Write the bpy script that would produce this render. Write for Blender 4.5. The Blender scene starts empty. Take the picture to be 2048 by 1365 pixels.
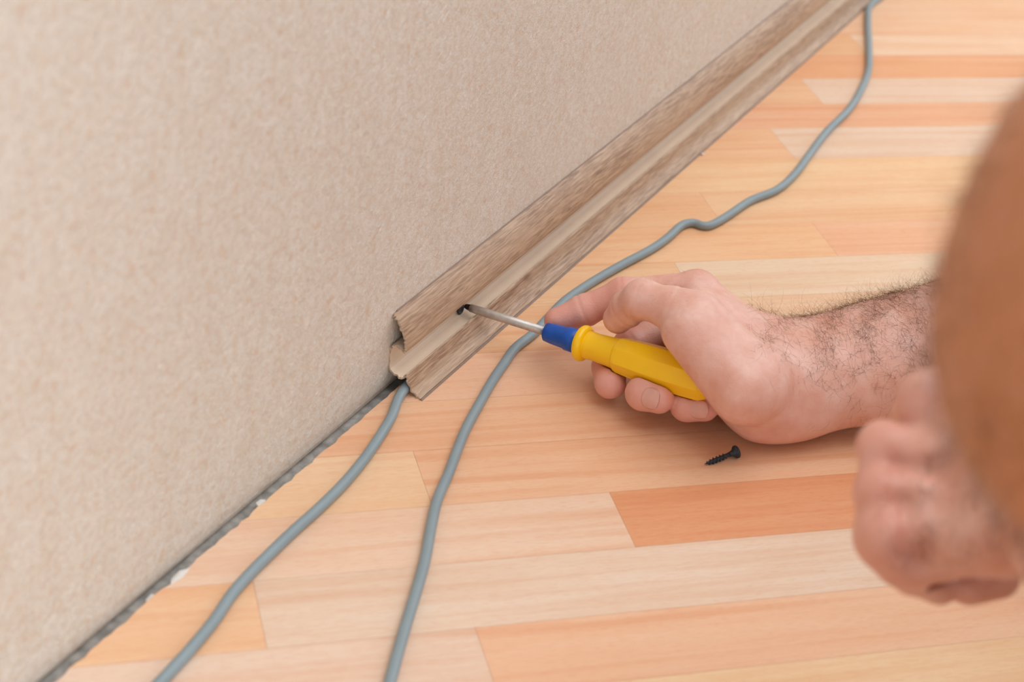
import bpy, math, random
import numpy as np
from mathutils import Vector, Matrix

random.seed(7); rng = np.random.default_rng(11)
scene = bpy.context.scene
COL = scene.collection

# ------------------------------------------------------------------ camera, world, light, exposure
F_PX = 3387.77
CAM = np.array([0.4142, -0.7343, 0.6])
_p, _r, _g = 0.583624, 0.144720, math.radians(90) - 1.1428174
def _basis():
    cg, sg = math.cos(_g), math.sin(_g)
    R = np.array([[cg, -sg, 0], [sg, cg, 0], [0, 0, 1]])
    fw = np.array([0, math.cos(_p), -math.sin(_p)]); up = np.array([0, math.sin(_p), math.cos(_p)])
    ri = np.array([1., 0, 0])
    r = ri * math.cos(_r) + up * math.sin(_r); u = -ri * math.sin(_r) + up * math.cos(_r)
    return R @ r, R @ u, R @ fw
RT, UP, FW = _basis()
cam_d = bpy.data.cameras.new('camera'); cam = bpy.data.objects.new('camera', cam_d); COL.objects.link(cam)
cam_d.sensor_width = 36.0; cam_d.lens = F_PX * 36.0 / 2048
cam_d.clip_start = 0.02
m = Matrix(((RT[0], UP[0], -FW[0], CAM[0]), (RT[1], UP[1], -FW[1], CAM[1]), (RT[2], UP[2], -FW[2], CAM[2]), (0, 0, 0, 1)))
cam.matrix_world = m
cam_d.dof.use_dof = True; cam_d.dof.focus_distance = 1.06; cam_d.dof.aperture_fstop = 7.0
scene.camera = cam

world = bpy.data.worlds.new('world'); scene.world = world; world.use_nodes = True
bgn = world.node_tree.nodes['Background']; bgn.inputs[0].default_value = (0.96, 0.98, 1.0, 1); bgn.inputs[1].default_value = 0.50

def area(name, loc, target, size, power, col=(1, 0.96, 0.9)):
    l = bpy.data.lights.new(name, 'AREA'); l.shape = 'RECTANGLE'; l.size, l.size_y = size; l.energy = power; l.color = col
    o = bpy.data.objects.new(name, l); COL.objects.link(o); o.location = loc
    d = Vector(target) - Vector(loc); o.rotation_euler = d.to_track_quat('-Z', 'Y').to_euler()
    return o
area('ceiling_bounce_light', (0.95, 0.5, 2.35), (0.95, 0.5, 0.0), (1.8, 2.6), 33, (0.96, 0.98, 1.0))
area('window_light', (1.2, 3.0, 1.5), (0.1, 0.1, 0.1), (1.8, 1.5), 14, (0.95, 0.98, 1.0))
area('room_bounce_light', (2.3, -1.6, 1.1), (0.0, 0.45, 0.2), (1.8, 1.5), 24, (1.0, 0.99, 0.98))  # added fill without a known source, brightens wall, hand and handle
scene.view_settings.view_transform = 'Standard'; scene.view_settings.look = 'None'
scene.view_settings.gamma = 1.0; scene.view_settings.use_curve_mapping = False
scene.view_settings.exposure = 0.25

# ------------------------------------------------------------------ measuring helpers
def ray(px, py): return (px - 1024) / F_PX * RT - (py - 682.5) / F_PX * UP + FW
def at(px, py, z=0.):
    d = ray(px, py); return CAM + d * (z - CAM[2]) / d[2]
def atx(px, py, x=0.):
    d = ray(px, py); return CAM + d * (x - CAM[0]) / d[0]
def atd(px, py, dep): return CAM + dep * ray(px, py)

def pxy(P):
    q = P - CAM; z = q @ FW; return 1024 + F_PX * (q @ RT) / z, 682.5 - F_PX * (q @ UP) / z

def srgb(r, g, b):
    def c(v):
        v /= 255.; return v / 12.92 if v <= 0.04045 else ((v + 0.055) / 1.055) ** 2.4
    return (c(r), c(g), c(b), 1)

# ------------------------------------------------------------------ object helpers
def mesh_obj(name, verts, faces, mats, parent=None, smooth=False, midx=None):
    me = bpy.data.meshes.new(name)
    if isinstance(faces, np.ndarray):
        n, k = faces.shape
        me.vertices.add(len(verts)); me.vertices.foreach_set('co', np.asarray(verts, np.float32).ravel())
        me.loops.add(n * k); me.loops.foreach_set('vertex_index', faces.astype(np.int32).ravel())
        me.polygons.add(n); me.polygons.foreach_set('loop_start', np.arange(0, n * k, k, dtype=np.int32))
        me.update(calc_edges=True); me.validate()
    else:
        me.from_pydata([tuple(v) for v in verts], [], faces)
    if not isinstance(mats, (list, tuple)): mats = [mats]
    for mm in mats: me.materials.append(mm)
    if midx is not None: me.polygons.foreach_set('material_index', midx)
    if smooth: me.polygons.foreach_set('use_smooth', [True] * len(me.polygons))
    me.update()
    o = bpy.data.objects.new(name, me); COL.objects.link(o)
    if parent: o.parent = parent
    return o
def empty(name, loc=(0, 0, 0)):
    o = bpy.data.objects.new(name, None); o.empty_display_size = 0.02; COL.objects.link(o); o.location = loc; return o
def tag(o, label=None, cat=None, group=None, kind=None):
    if label: o['label'] = label
    if cat: o['category'] = cat
    if group: o['group'] = group
    if kind: o['kind'] = kind
    return o

# ------------------------------------------------------------------ material helpers
class NT:
    def __init__(s, name):
        s.m = bpy.data.materials.new(name); s.m.use_nodes = True; s.t = s.m.node_tree
        s.b = s.t.nodes['Principled BSDF']
    def n(s, typ, **kw):
        nd = s.t.nodes.new(typ)
        for k, v in kw.items():
            if k.startswith('i_'):
                key = k[2:]; key = int(key) if key.isdigit() else key.replace('_', ' ')
                nd.inputs[key].default_value = v
            else: setattr(nd, k, v)
        return nd
    def l(s, a, b): s.t.links.new(a, b)
    def ramp(s, src, stops):
        r = s.n('ShaderNodeValToRGB'); e = r.color_ramp.elements
        while len(e) < len(stops): e.new(0.5)
        for q, (p, c) in zip(e, stops): q.position = p; q.color = c
        s.l(src, r.inputs[0]); return r.outputs[0]
    def mix(s, fac, a, b, mode='MIX'):
        x = s.n('ShaderNodeMix', data_type='RGBA', blend_type=mode)
        for sock, v in ((x.inputs[0], fac), (x.inputs[6], a), (x.inputs[7], b)):
            if hasattr(v, 'links'): s.l(v, sock)
            else: sock.default_value = v
        return x.outputs[2]
    def math(s, op, a, b=0.0):
        x = s.n('ShaderNodeMath', operation=op)
        for sock, v in ((x.inputs[0], a), (x.inputs[1], b)):
            if hasattr(v, 'links'): s.l(v, sock)
            else: sock.default_value = v
        return x.outputs[0]
    def obj(s, scale=(1, 1, 1), rnd=0.0):
        tc = s.n('ShaderNodeTexCoord'); mp = s.n('ShaderNodeMapping'); mp.inputs['Scale'].default_value = scale
        s.l(tc.outputs['Object'], mp.inputs[0])
        if rnd:
            oi = s.n('ShaderNodeObjectInfo'); v = s.n('ShaderNodeVectorMath', operation='SCALE')
            cb = s.n('ShaderNodeCombineXYZ')
            for i in range(3): s.l(s.math('MULTIPLY', oi.outputs['Random'], (1.0, 3.7, 7.3)[i]), cb.inputs[i])
            s.l(cb.outputs[0], v.inputs[0]); v.inputs['Scale'].default_value = rnd
            s.l(v.outputs[0], mp.inputs['Location'])
        return mp.outputs[0]
    def noise(s, vec, scale, detail=2, rough=0.5, dist=0.0):
        x = s.n('ShaderNodeTexNoise'); x.inputs['Scale'].default_value = scale; x.inputs['Detail'].default_value = detail
        x.inputs['Roughness'].default_value = rough; x.inputs['Distortion'].default_value = dist
        s.l(vec, x.inputs['Vector']); return x.outputs['Fac']
    def bump(s, h, strength, dist, prev=None):
        b = s.n('ShaderNodeBump'); b.inputs['Strength'].default_value = strength; b.inputs['Distance'].default_value = dist
        s.l(h, b.inputs['Height'])
        if prev is not None: s.l(prev, b.inputs['Normal'])
        return b.outputs[0]
    def out(s, col=None, rough=None, normal=None, **kw):
        for v, k in ((col, 'Base Color'), (rough, 'Roughness'), (normal, 'Normal')):
            if v is None: continue
            if hasattr(v, 'links'): s.l(v, s.b.inputs[k])
            else: s.b.inputs[k].default_value = v
        for k, v in kw.items(): s.b.inputs[k.replace('_', ' ')].default_value = v
        return s.m
def plain(name, col, rough=0.5, var=0.12, scale=60, bump=0.0, **kw):
    t = NT(name); v = t.obj(); nz = t.noise(v, scale, 3)
    dark = tuple(c * (1 - var) for c in col[:3]) + (1,)
    c = t.ramp(nz, [(0.35, dark), (0.65, col)])
    nrm = t.bump(t.noise(v, scale * 6, 2), bump, 0.0004) if bump else None
    return t.out(c, rough, nrm, **kw)

# wallpaper: beige foam wallpaper with tangled fibres in relief
def wallpaper():
    t = NT('wallpaper'); v = t.obj()
    warp = t.noise(v, 220, 2)
    fib = t.noise(v, 620, 2, 0.55, 1.6)
    ridge = t.math('ABSOLUTE', t.math('SUBTRACT', fib, 0.5))
    ridge = t.math('SUBTRACT', 1.0, t.math('MULTIPLY', ridge, 9.0))
    blot = t.noise(t.obj((1, 1, 0.55)), 60, 3, 0.6)
    big = t.noise(t.obj((1, 1, 0.22)), 9, 2, 0.5)
    base = t.ramp(blot, [(0.34, srgb(230, 219, 203)), (0.5, srgb(237, 230, 218)), (0.68, srgb(243, 239, 231))])
    base = t.mix(t.ramp(big, [(0.35, (0, 0, 0, 1)), (0.7, (0.45, 0.45, 0.45, 1))]), base, srgb(226, 215, 200))
    mask = t.ramp(ridge, [(0.25, (0, 0, 0, 1)), (0.95, (1, 1, 1, 1))])
    c = t.mix(mask, base, srgb(250, 245, 237))
    c = t.mix(t.ramp(warp, [(0.4, (0.35, 0.35, 0.35, 1)), (0.55, (0, 0, 0, 1))]), c, srgb(222, 198, 174))
    tcw = t.n('ShaderNodeTexCoord'); rot = t.n('ShaderNodeMapping'); rot.inputs['Rotation'].default_value = (math.radians(-38), 0, 0); t.l(tcw.outputs['Object'], rot.inputs[0])
    stx = t.n('ShaderNodeMapping'); stx.inputs['Scale'].default_value = (1, 0.22, 1); t.l(rot.outputs[0], stx.inputs[0])
    st = t.noise(stx.outputs[0], 520, 2, 0.55, 0.9)
    strand = t.ramp(st, [(0.57, (0, 0, 0, 1)), (0.70, (1, 1, 1, 1))])
    c = t.mix(t.math('MULTIPLY', strand, 0.8), c, srgb(253, 250, 244))
    hollow = t.ramp(t.noise(v, 900, 2, 0.6), [(0.36, (1, 1, 1, 1)), (0.47, (0, 0, 0, 1))])
    c = t.mix(t.math('MULTIPLY', hollow, 0.5), c, srgb(214, 188, 160))
    c = t.mix(t.ramp(t.noise(v, 120, 2, 0.6), [(0.60, (0, 0, 0, 1)), (0.74, (0.5, 0.5, 0.5, 1))]), c, srgb(226, 190, 160))
    nrm = t.bump(mask, 0.6, 0.0006)
    nrm = t.bump(strand, 0.5, 0.0008, nrm)
    nrm = t.bump(t.noise(v, 160, 2), 0.6, 0.0012, nrm)
    return t.out(c, 0.75, nrm, Specular_IOR_Level=0.35)
M_WALL = wallpaper()

def beech():
    t = NT('beech_laminate')
    oi = t.n('ShaderNodeObjectInfo'); base = oi.outputs['Color']
    long = t.obj((1, 9, 1), 3.0); fine = t.obj((1, 22, 1), 5.0)
    band = t.noise(long, 5.5, 2, 0.45, 0.9)
    ring = t.n('ShaderNodeTexWave', wave_type='BANDS', bands_direction='Y', wave_profile='SIN')
    ring.inputs['Scale'].default_value = 2.3; ring.inputs['Distortion'].default_value = 5.5
    ring.inputs['Detail'].default_value = 2; ring.inputs['Detail Scale'].default_value = 0.55; ring.inputs['Detail Roughness'].default_value = 0.45
    t.l(t.obj((1.2, 7, 1), 3.0), ring.inputs['Vector'])
    lines = t.ramp(ring.outputs['Fac'], [(0.80, (0, 0, 0, 1)), (0.97, (1, 1, 1, 1))])
    amt = t.ramp(t.noise(long, 3.0, 1), [(0.45, (0.03, 0.03, 0.03, 1)), (0.68, (0.42, 0.42, 0.42, 1))])
    lines = t.mix(1.0, lines, amt, 'MULTIPLY')
    fl_ = t.ramp(t.noise(t.obj((1, 34, 1), 4.0), 5.0, 3, 0.55, 0.5), [(0.50, (0, 0, 0, 1)), (0.64, (1, 1, 1, 1))])
    pores = t.ramp(t.noise(fine, 150, 2, 0.5), [(0.36, (1, 1, 1, 1)), (0.46, (0, 0, 0, 1))])
    dk = t.mix(1.0, base, srgb(238, 196, 168), 'MULTIPLY')
    c = t.mix(t.ramp(band, [(0.35, (0.6, 0.6, 0.6, 1)), (0.65, (0, 0, 0, 1))]), base, t.mix(1.0, base, srgb(250, 236, 224), 'MULTIPLY'))
    c = t.mix(lines, c, t.mix(1.0, base, srgb(238, 198, 172), 'MULTIPLY'))
    c = t.mix(t.math('MULTIPLY', fl_, 0.30), c, t.mix(1.0, base, srgb(240, 206, 184), 'MULTIPLY'))
    c = t.mix(t.math('MULTIPLY', pores, 0.42), c, dk)
    nrm = t.bump(pores, 0.12, 0.0002)
    return t.out(c, 0.42, nrm, Specular_IOR_Level=0.42)
M_BEECH = beech()

def oak(name, a, b, c3):
    t = NT(name)
    v = t.obj((55, 3.2, 60)); g = t.noise(v, 14, 3, 0.6, 0.4)
    v2 = t.obj((130, 7, 150)); p = t.noise(v2, 9, 2, 0.5)
    big = t.noise(t.obj((25, 2.0, 25)), 3, 2)
    c = t.ramp(g, [(0.36, a), (0.5, b), (0.66, c3)])
    c = t.mix(t.ramp(p, [(0.36, (0.75, 0.75, 0.75, 1)), (0.45, (0, 0, 0, 1))]), c, tuple(x * 0.66 for x in a[:3]) + (1,))
    c = t.mix(t.ramp(big, [(0.4, (0, 0, 0, 1)), (0.7, (0.5, 0.5, 0.5, 1))]), c, c3)
    return t.out(c, 0.42, t.bump(p, 0.1, 0.0002), Specular_IOR_Level=0.4)
M_OAK = oak('oak_foil_plastic', srgb(150, 118, 94), srgb(176, 145, 120), srgb(196, 168, 142))
M_CREAM = plain('cream_plastic', srgb(232, 211, 188), 0.42, 0.06, 40)
M_CUT = plain('sawn_plastic_edge', srgb(214, 190, 166), 0.8, 0.3, 900, 0.5)
M_SEAL = plain('mauve_soft_seal', srgb(142, 114, 96), 0.5, 0.15, 200)
M_CABLE = plain('grey_cable_sheath', srgb(138, 154, 160), 0.42, 0.06, 50, 0.1)
M_CONC = plain('grey_subfloor', srgb(176, 172, 166), 0.95, 0.45, 130, 0.8)
M_STEEL = plain('brushed_steel', srgb(196, 188, 180), 0.42, 0.15, 300, 0.2, Metallic=0.7)
M_TIP = plain('blackened_steel', srgb(62, 58, 56), 0.4, 0.5, 300, 0.2, Metallic=0.7)
M_YEL = plain('yellow_handle_plastic', srgb(255, 202, 14), 0.27, 0.05, 40, Subsurface_Weight=0.05)
M_BLUE = plain('blue_ferrule_plastic', srgb(0, 84, 182), 0.36, 0.15, 200, 0.1)
M_BLACK = plain('black_phosphate_screw', srgb(56, 60, 68), 0.5, 0.4, 800, 0.3, Metallic=0.3)
M_PLASTER = plain('white_plaster_crumb', srgb(232, 228, 222), 0.9, 0.1, 900, 0.5)
M_NAIL = plain('fingernail', srgb(230, 170, 154), 0.25, 0.06, 200, Subsurface_Weight=0.1)
M_HAIR = plain('dark_brown_body_hair', srgb(112, 74, 40), 0.65, 0.3, 200, Specular_IOR_Level=0.2)
M_HEADHAIR = plain('brown_head_hair', srgb(80, 56, 36), 0.6, 0.4, 100, 0.6)
M_SHIRT = plain('dark_blue_cotton', srgb(60, 72, 96), 0.9, 0.15, 200, 0.4)
M_SHORT = plain('grey_cotton', srgb(110, 108, 104), 0.9, 0.15, 200, 0.4)

def skin():
    t = NT('skin'); v = t.obj()
    at_ = t.n('ShaderNodeAttribute', attribute_name='redness', attribute_type='GEOMETRY')
    blot = t.noise(v, 55, 3, 0.55)
    small = t.noise(v, 260, 2, 0.5)
    c = t.ramp(blot, [(0.3, srgb(221, 163, 144)), (0.5, srgb(230, 180, 164)), (0.7, srgb(237, 196, 183))])
    c = t.mix(t.math('MULTIPLY', at_.outputs['Fac'], 0.75), c, srgb(222, 150, 136))
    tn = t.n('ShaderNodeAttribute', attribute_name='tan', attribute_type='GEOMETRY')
    c = t.mix(tn.outputs['Fac'], c, srgb(182, 112, 54))  # brown carrying the painted shade of leg and fist, faint on the arms
    c = t.mix(t.ramp(small, [(0.4, (0.22, 0.22, 0.22, 1)), (0.6, (0, 0, 0, 1))]), c, srgb(220, 158, 142))
    wr = t.n('ShaderNodeTexVoronoi', feature='DISTANCE_TO_EDGE'); wr.inputs['Scale'].default_value = 700
    t.l(v, wr.inputs['Vector'])
    h = t.ramp(wr.outputs['Distance'], [(0.0, (0, 0, 0, 1)), (0.25, (1, 1, 1, 1))])
    nrm = t.bump(h, 0.22, 0.0002)
    nrm = t.bump(t.noise(v, 210, 3, 0.6, 0.5), 0.35, 0.0006, nrm)
    return t.out(c, 0.40, nrm, Subsurface_Weight=0.12, Subsurface_Scale=0.004, Specular_IOR_Level=0.45)
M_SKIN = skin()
M_SKIN.node_tree.nodes['Principled BSDF'].inputs['Subsurface Radius'].default_value = (1.0, 0.35, 0.2)

# ------------------------------------------------------------------ wall
def box(name, lo, hi, mat, parent=None):
    x0, y0, z0 = lo; x1, y1, z1 = hi
    v = [(x, y, z) for z in (z0, z1) for y in (y0, y1) for x in (x0, x1)]
    f = [(0, 2, 3, 1), (4, 5, 7, 6), (0, 1, 5, 4), (2, 6, 7, 3), (0, 4, 6, 2), (1, 3, 7, 5)]
    return mesh_obj(name, v, f, mat, parent)
# the wallpapered wall: its lower edge rolls back slightly towards the subfloor
prof = [(-0.1, 2.4), (0, 2.4), (0, 1.2), (0, 0.3), (0, 0.03), (0.0002, 0.008), (-0.0004, 0.0), (-0.0018, -0.0045), (-0.004, -0.0065), (-0.004, -0.03), (-0.1, -0.03)]
Y0, Y1 = -1.3, 2.4
v = [(x, y, z) for y in (Y0, Y1) for x, z in prof]; n = len(prof)
f = [(i, (i + 1) % n, n + (i + 1) % n, n + i) for i in range(n)] + [tuple(range(n))[::-1], tuple(range(n, 2 * n))]
tag(mesh_obj('wall_left', v, f, M_WALL), kind='structure')

# ------------------------------------------------------------------ floor: subfloor slab with single laminate strips laid diagonally
XMAX, YMIN, YMAX, XE = 1.45, -0.95, 1.9, 0.0068
floor = tag(box('floor', (-0.0039, YMIN, -0.03), (XMAX, YMAX, -0.0062), M_CONC), kind='structure')
ang = math.radians(19.75824 + math.degrees(_g)); ca, sa = math.cos(ang), math.sin(ang)
def toS(p): return (p[0] * ca + p[1] * sa, -p[0] * sa + p[1] * ca)     # world -> strip frame
def fromS(s, t): return (s * ca - t * sa, s * sa + t * ca)
bpts = {0: [(1282, 1363), (1448, 1339), (2048, 1270.6)], 1: [(600, 1293), (949, 1258), (1100, 1243), (1700, 1180), (1764, 1171.6)],
        2: [(600, 1147), (1117, 1110), (1276, 1093), (1460, 1078), (1698, 1065)], 3: [(644, 1028), (864, 1013), (1216, 983), (1300, 976.7), (1557, 965)],
        4: [(826, 902), (1300, 871)], 6: [(955, 707), (1133, 698)], 7: [(1527, 594), (1741, 582.6)], 8: [(1355, 525), (1448, 523), (1700, 512), (1879, 503.6)],
        9: [(1448, 451), (1887, 437)], 10: [(1448, 385), (1922, 369)], 11: [(1448, 321), (1887, 312)], 12: [(1697, 255)], 13: [(1594, 208), (1741, 207)],
        14: [(1603, 157), (2005, 156)], 15: [(1682, 110.8)], 16: [(1741, 69)], 17: [(1764, 29)]}
B = {k: float(np.mean([toS(at(*p))[1] for p in pts])) for k, pts in bpts.items()}
B[5] = (B[4] + B[6]) / 2
W = 0.0485
for k in range(-1, -26, -1): B[k] = B[k + 1] - W
for k in range(18, 40): B[k] = B[k - 1] + W
def js(*pts): return float(np.mean([toS(at(*p))[0] for p in pts]))
# row -> (joint positions, colours from the wall outwards)
rows = {-1: ([], [(236, 204, 164)]),
        0: ([js((949, 1258), (970, 1310))], [(231, 204, 182), (234, 190, 156)]),
        1: ([js((507, 1164), (534, 1300))], [(237, 196, 158), (230, 206, 184)]),
        2: ([js((1217, 984), (1271, 1092))], [(234, 202, 176), (225, 162, 120)]),
        3: ([js((826, 902), (864, 1013))], [(236, 200, 163), (233, 188, 152)]),
        4: ([], [(233, 188, 152)]), 5: ([], [(234, 190, 158)]),
        6: ([js((1380, 640))], [(234, 190, 150), (232, 200, 168)]),
        7: ([js((1350, 528))], [(234, 194, 154), (232, 208, 180)]),
        8: ([js((1622, 443), (1676, 511))], [(238, 194, 152), (236, 188, 152)]),
        9: ([js((1412, 392), (1436, 448))], [(234, 188, 146), (236, 196, 156)]),
        10: ([], [(238, 200, 158)]), 11: ([js((1545, 265), (1590, 316))], [(236, 192, 152), (231, 204, 180)]),
        12: ([], [(234, 184, 148)]), 13: ([js((1603, 157), (1645, 208))], [(234, 190, 150), (230, 202, 178)]),
        14: ([], [(233, 178, 136)]), 15: ([js((1700, 72))], [(234, 188, 146), (238, 206, 176)]),
        16: ([], [(237, 198, 164)]), 17: ([], [(236, 196, 162)])}
pal = [(236, 190, 148), (230, 203, 180), (232, 178, 136), (238, 202, 164), (236, 194, 156)]
def clip(poly, nx, ny, c):           # keep nx*x+ny*y>=c
    out = []
    for i in range(len(poly)):
        a, b = poly[i], poly[(i + 1) % len(poly)]
        da, db = nx * a[0] + ny * a[1] - c, nx * b[0] + ny * b[1] - c
        if da >= 0: out.append(a)
        if (da >= 0) != (db >= 0):
            q = da / (da - db); out.append((a[0] + q * (b[0] - a[0]), a[1] + q * (b[1] - a[1])))
    return out
nplank = 0
for k in range(-25, 39):
    t0, t1 = B[k], B[k + 1]
    # where this row meets the wall, in strip coordinate s
    tm = (t0 + t1) / 2; s0 = (0 + tm * sa) / ca
    if k in rows: jn, cl = rows[k]; jn = list(jn)
    else: jn, cl = [s0 + random.uniform(0.15, 0.5)], [random.choice(pal), random.choice(pal)]
    jn = sorted(jn); last = jn[-1] if jn else s0 + 0.05
    cl = list(cl)
    smax = 3.0
    if k in rows: last += 0.75; jn.append(last); cl.append(random.choice(pal))
    while last < smax: last += random.uniform(0.35, 0.6); jn.append(last); cl.append(random.choice(pal))
    edges = [s0 - 0.4] + jn; cl.append(random.choice(pal))
    for i in range(len(edges) - 1):
        g = 0.00008
        poly = [(edges[i] + g, t0 + g), (edges[i + 1] - g, t0 + g), (edges[i + 1] - g, t1 - g), (edges[i] + g, t1 - g)]
        poly = clip(poly, ca, -sa, XE); poly = clip(poly, -ca, sa, -XMAX)
        poly = clip(poly, sa, ca, YMIN); poly = clip(poly, -sa, -ca, -YMAX)
        if len(poly) < 3: continue
        A = abs(sum(poly[j][0] * poly[(j + 1) % len(poly)][1] - poly[(j + 1) % len(poly)][0] * poly[j][1] for j in range(len(poly)))) / 2
        if A < 0.0004: continue
        q = []
        for j in range(len(poly)):        # chipped saw cut along the wall
            a, b = poly[j], poly[(j + 1) % len(poly)]; q.append(a)
            wa, wb = fromS(*a), fromS(*b)
            if abs(wa[0] - XE) < 1e-5 and abs(wb[0] - XE) < 1e-5:
                N = 14 if -0.5 < wa[1] < 0.3 else 3
                for h in range(1, N):
                    e = h / N; off = random.choice([0, 0, 0, .0003, .0006, -.0003, .0011])
                    q.append((a[0] + e * (b[0] - a[0]) + off * ca, a[1] + e * (b[1] - a[1]) - off * sa))
        poly = q; n = len(poly)
        cs = (sum(p[0] for p in poly) / n, sum(p[1] for p in poly) / n)
        top = -0.00002 * random.random()
        v = [(p[0] - cs[0], p[1] - cs[1], z) for z in (-0.0061, top) for p in poly]
        f = [tuple(range(n))[::-1], tuple(range(n, 2 * n))] + [(j, (j + 1) % n, n + (j + 1) % n, n + j) for j in range(n)]
        o = mesh_obj('plank', v, f, M_BEECH, floor)
        wx, wy = fromS(*cs); o.location = (wx, wy, 0); o.rotation_euler = (0, 0, ang)
        o.color = srgb(*cl[i]); nplank += 1
print('planks', nplank)

# ------------------------------------------------------------------ skirting board: extruded clip-together plastic profile, sawn end at y = 0
base = tag(empty('baseboard_left', (0, 0, 0)), kind='structure')
def strip(name, pts, th, mats, y0=0.0, y1=2.3, jag=0.0009):
    P = np.array(pts) / 1000.; 
    d = np.gradient(P, axis=0); nn = np.stack([-d[:, 1], d[:, 0]], 1); nn /= np.linalg.norm(nn, axis=1)[:, None]
    Q = P + nn * th          # inner side (towards the wall)
    ring = np.concatenate([P, Q[::-1]]); n = len(ring)
    ys = [y0, y0 + 0.02, y0 + 0.3, y0 + 0.9, y1]
    v = []
    jit = rng.uniform(-jag, jag, len(P)); jj = np.concatenate([jit, jit[::-1]])
    for k, y in enumerate(ys):
        for j, (x, z) in enumerate(ring): v.append((x, y + (jj[j] + rng.uniform(-.0002, .0002) if k == 0 else 0), z))
    f, mi = [], []
    for k in range(len(ys) - 1):
        for j in range(n):
            f.append((k * n + j, (k + 1) * n + j, (k + 1) * n + (j + 1) % n, k * n + (j + 1) % n)); mi.append(0 if j < len(P) - 1 else 1)
    m = len(P)
    for j in range(m - 1): f.append((j, j + 1, n - 2 - j, n - 1 - j)); mi.append(1)
    o = mesh_obj(name, v, f, mats, base, midx=mi)
    return o
def dens(pts, k=3):
    out = []
    for a, b in zip(pts[:-1], pts[1:]):
        for i in range(k): out.append((a[0] + (b[0] - a[0]) * i / k, a[1] + (b[1] - a[1]) * i / k))
    return out + [pts[-1]]
def smooth_poly(pts, it=2):
    for _ in range(it):
        o = [pts[0]]
        for a, b in zip(pts[:-1], pts[1:]): o += [(a[0] * .75 + b[0] * .25, a[1] * .75 + b[1] * .25), (a[0] * .25 + b[0] * .75, a[1] * .25 + b[1] * .75)]
        pts = o + [pts[-1]]
    return pts
def setsm(o):
    for p in o.data.polygons: p.use_smooth = False
setsm(strip('upper_cover', smooth_poly([(0.7, 52.4), (2.4, 50.9), (4.9, 48.2), (7.5, 44.4), (9.7, 40), (11.2, 35.5), (11.9, 31.2), (11.3, 28.8), (10.2, 28.2), (8.6, 29.4), (6, 30.2), (3.6, 29.6), (1.9, 28.6)], 2), -0.0015, [M_OAK, M_CUT]))
setsm(strip('cable_channel', smooth_poly([(1.9, 28.6), (1.3, 26), (1.0, 20), (1.3, 13.5), (3, 11.8), (6, 11.0), (9.6, 10.4), (10.2, 11.2), (10.9, 10.6), (11.3, 12.0), (12.4, 13.6), (13.3, 14.3)], 1), -0.0013, [M_CREAM, M_CUT]))
setsm(strip('lower_cove', smooth_poly([(13.3, 14.3), (14.3, 13.9), (14.9, 12.0), (16.4, 8.0), (18.6, 4.4), (21.6, 2.0), (24.6, 0.9)], 2), -0.0014, [M_OAK, M_CUT]))
strip('seal_strip', [(24.9, 1.0), (25.5, 0.6), (26.1, 0.15)], -0.0006, [M_SEAL, M_SEAL], jag=0.0004)
strip('seal_strip', [(0.1, 53.1), (0.45, 52.9), (0.9, 52.5)], -0.0005, [M_SEAL, M_SEAL], y0=0.004, jag=0.0006)

# ------------------------------------------------------------------ lathe / tube helpers
def frame(d):
    d = np.asarray(d, float); d = d / np.linalg.norm(d)
    a = np.array([0, 0, 1.]) if abs(d[2]) < 0.9 else np.array([1., 0, 0])
    s = np.cross(d, a); s /= np.linalg.norm(s); return d, s, np.cross(s, d)
def lathe(name, prof, p0, d, mat, parent, seg=32, rad=None, smooth=True, roll=0):
    d, s, t = frame(d); v = []
    for k, (x, r) in enumerate(prof):
        for j in range(seg):
            a = 2 * math.pi * j / seg + roll; rr = r * (rad(x, a) if rad else 1)
            v.append(np.array(p0) + d * x + (s * math.cos(a) + t * math.sin(a)) * rr)
    f = [(k * seg + j, k * seg + (j + 1) % seg, (k + 1) * seg + (j + 1) % seg, (k + 1) * seg + j) for k in range(len(prof) - 1) for j in range(seg)]
    f += [tuple(range(seg))[::-1], tuple(range((len(prof) - 1) * seg, len(prof) * seg))]
    return mesh_obj(name, v, f, mat, parent, smooth)
def spline(P, n=10):
    P = np.array(P, float); P = np.vstack([2 * P[0] - P[1], P, 2 * P[-1] - P[-2]]); out = []
    for i in range(1, len(P) - 2):
        for k in range(n):
            t = k / n; a, b, c, d = P[i - 1:i + 3]
            out.append(0.5 * (2 * b + (c - a) * t + (2 * a - 5 * b + 4 * c - d) * t * t + (3 * b - a - 3 * c + d) * t ** 3))
    out.append(P[-2]); return np.array(out)
def tube(name, P, r, mat, parent=None, seg=14):
    T = np.gradient(P, axis=0); v = []
    for p, t in zip(P, T):
        t = t / np.linalg.norm(t); s = np.cross(t, [0, 0, 1.]); s /= np.linalg.norm(s); u = np.cross(s, t)
        for j in range(seg): a = 2 * math.pi * j / seg; v.append(p + r * (s * math.cos(a) + u * math.sin(a)))
    n = len(P)
    f = [(k * seg + j, k * seg + (j + 1) % seg, (k + 1) * seg + (j + 1) % seg, (k + 1) * seg + j) for k in range(n - 1) for j in range(seg)]
    f += [tuple(range(seg))[::-1], tuple(range((n - 1) * seg, n * seg))]
    return mesh_obj(name, v, f, mat, parent, True)

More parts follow.
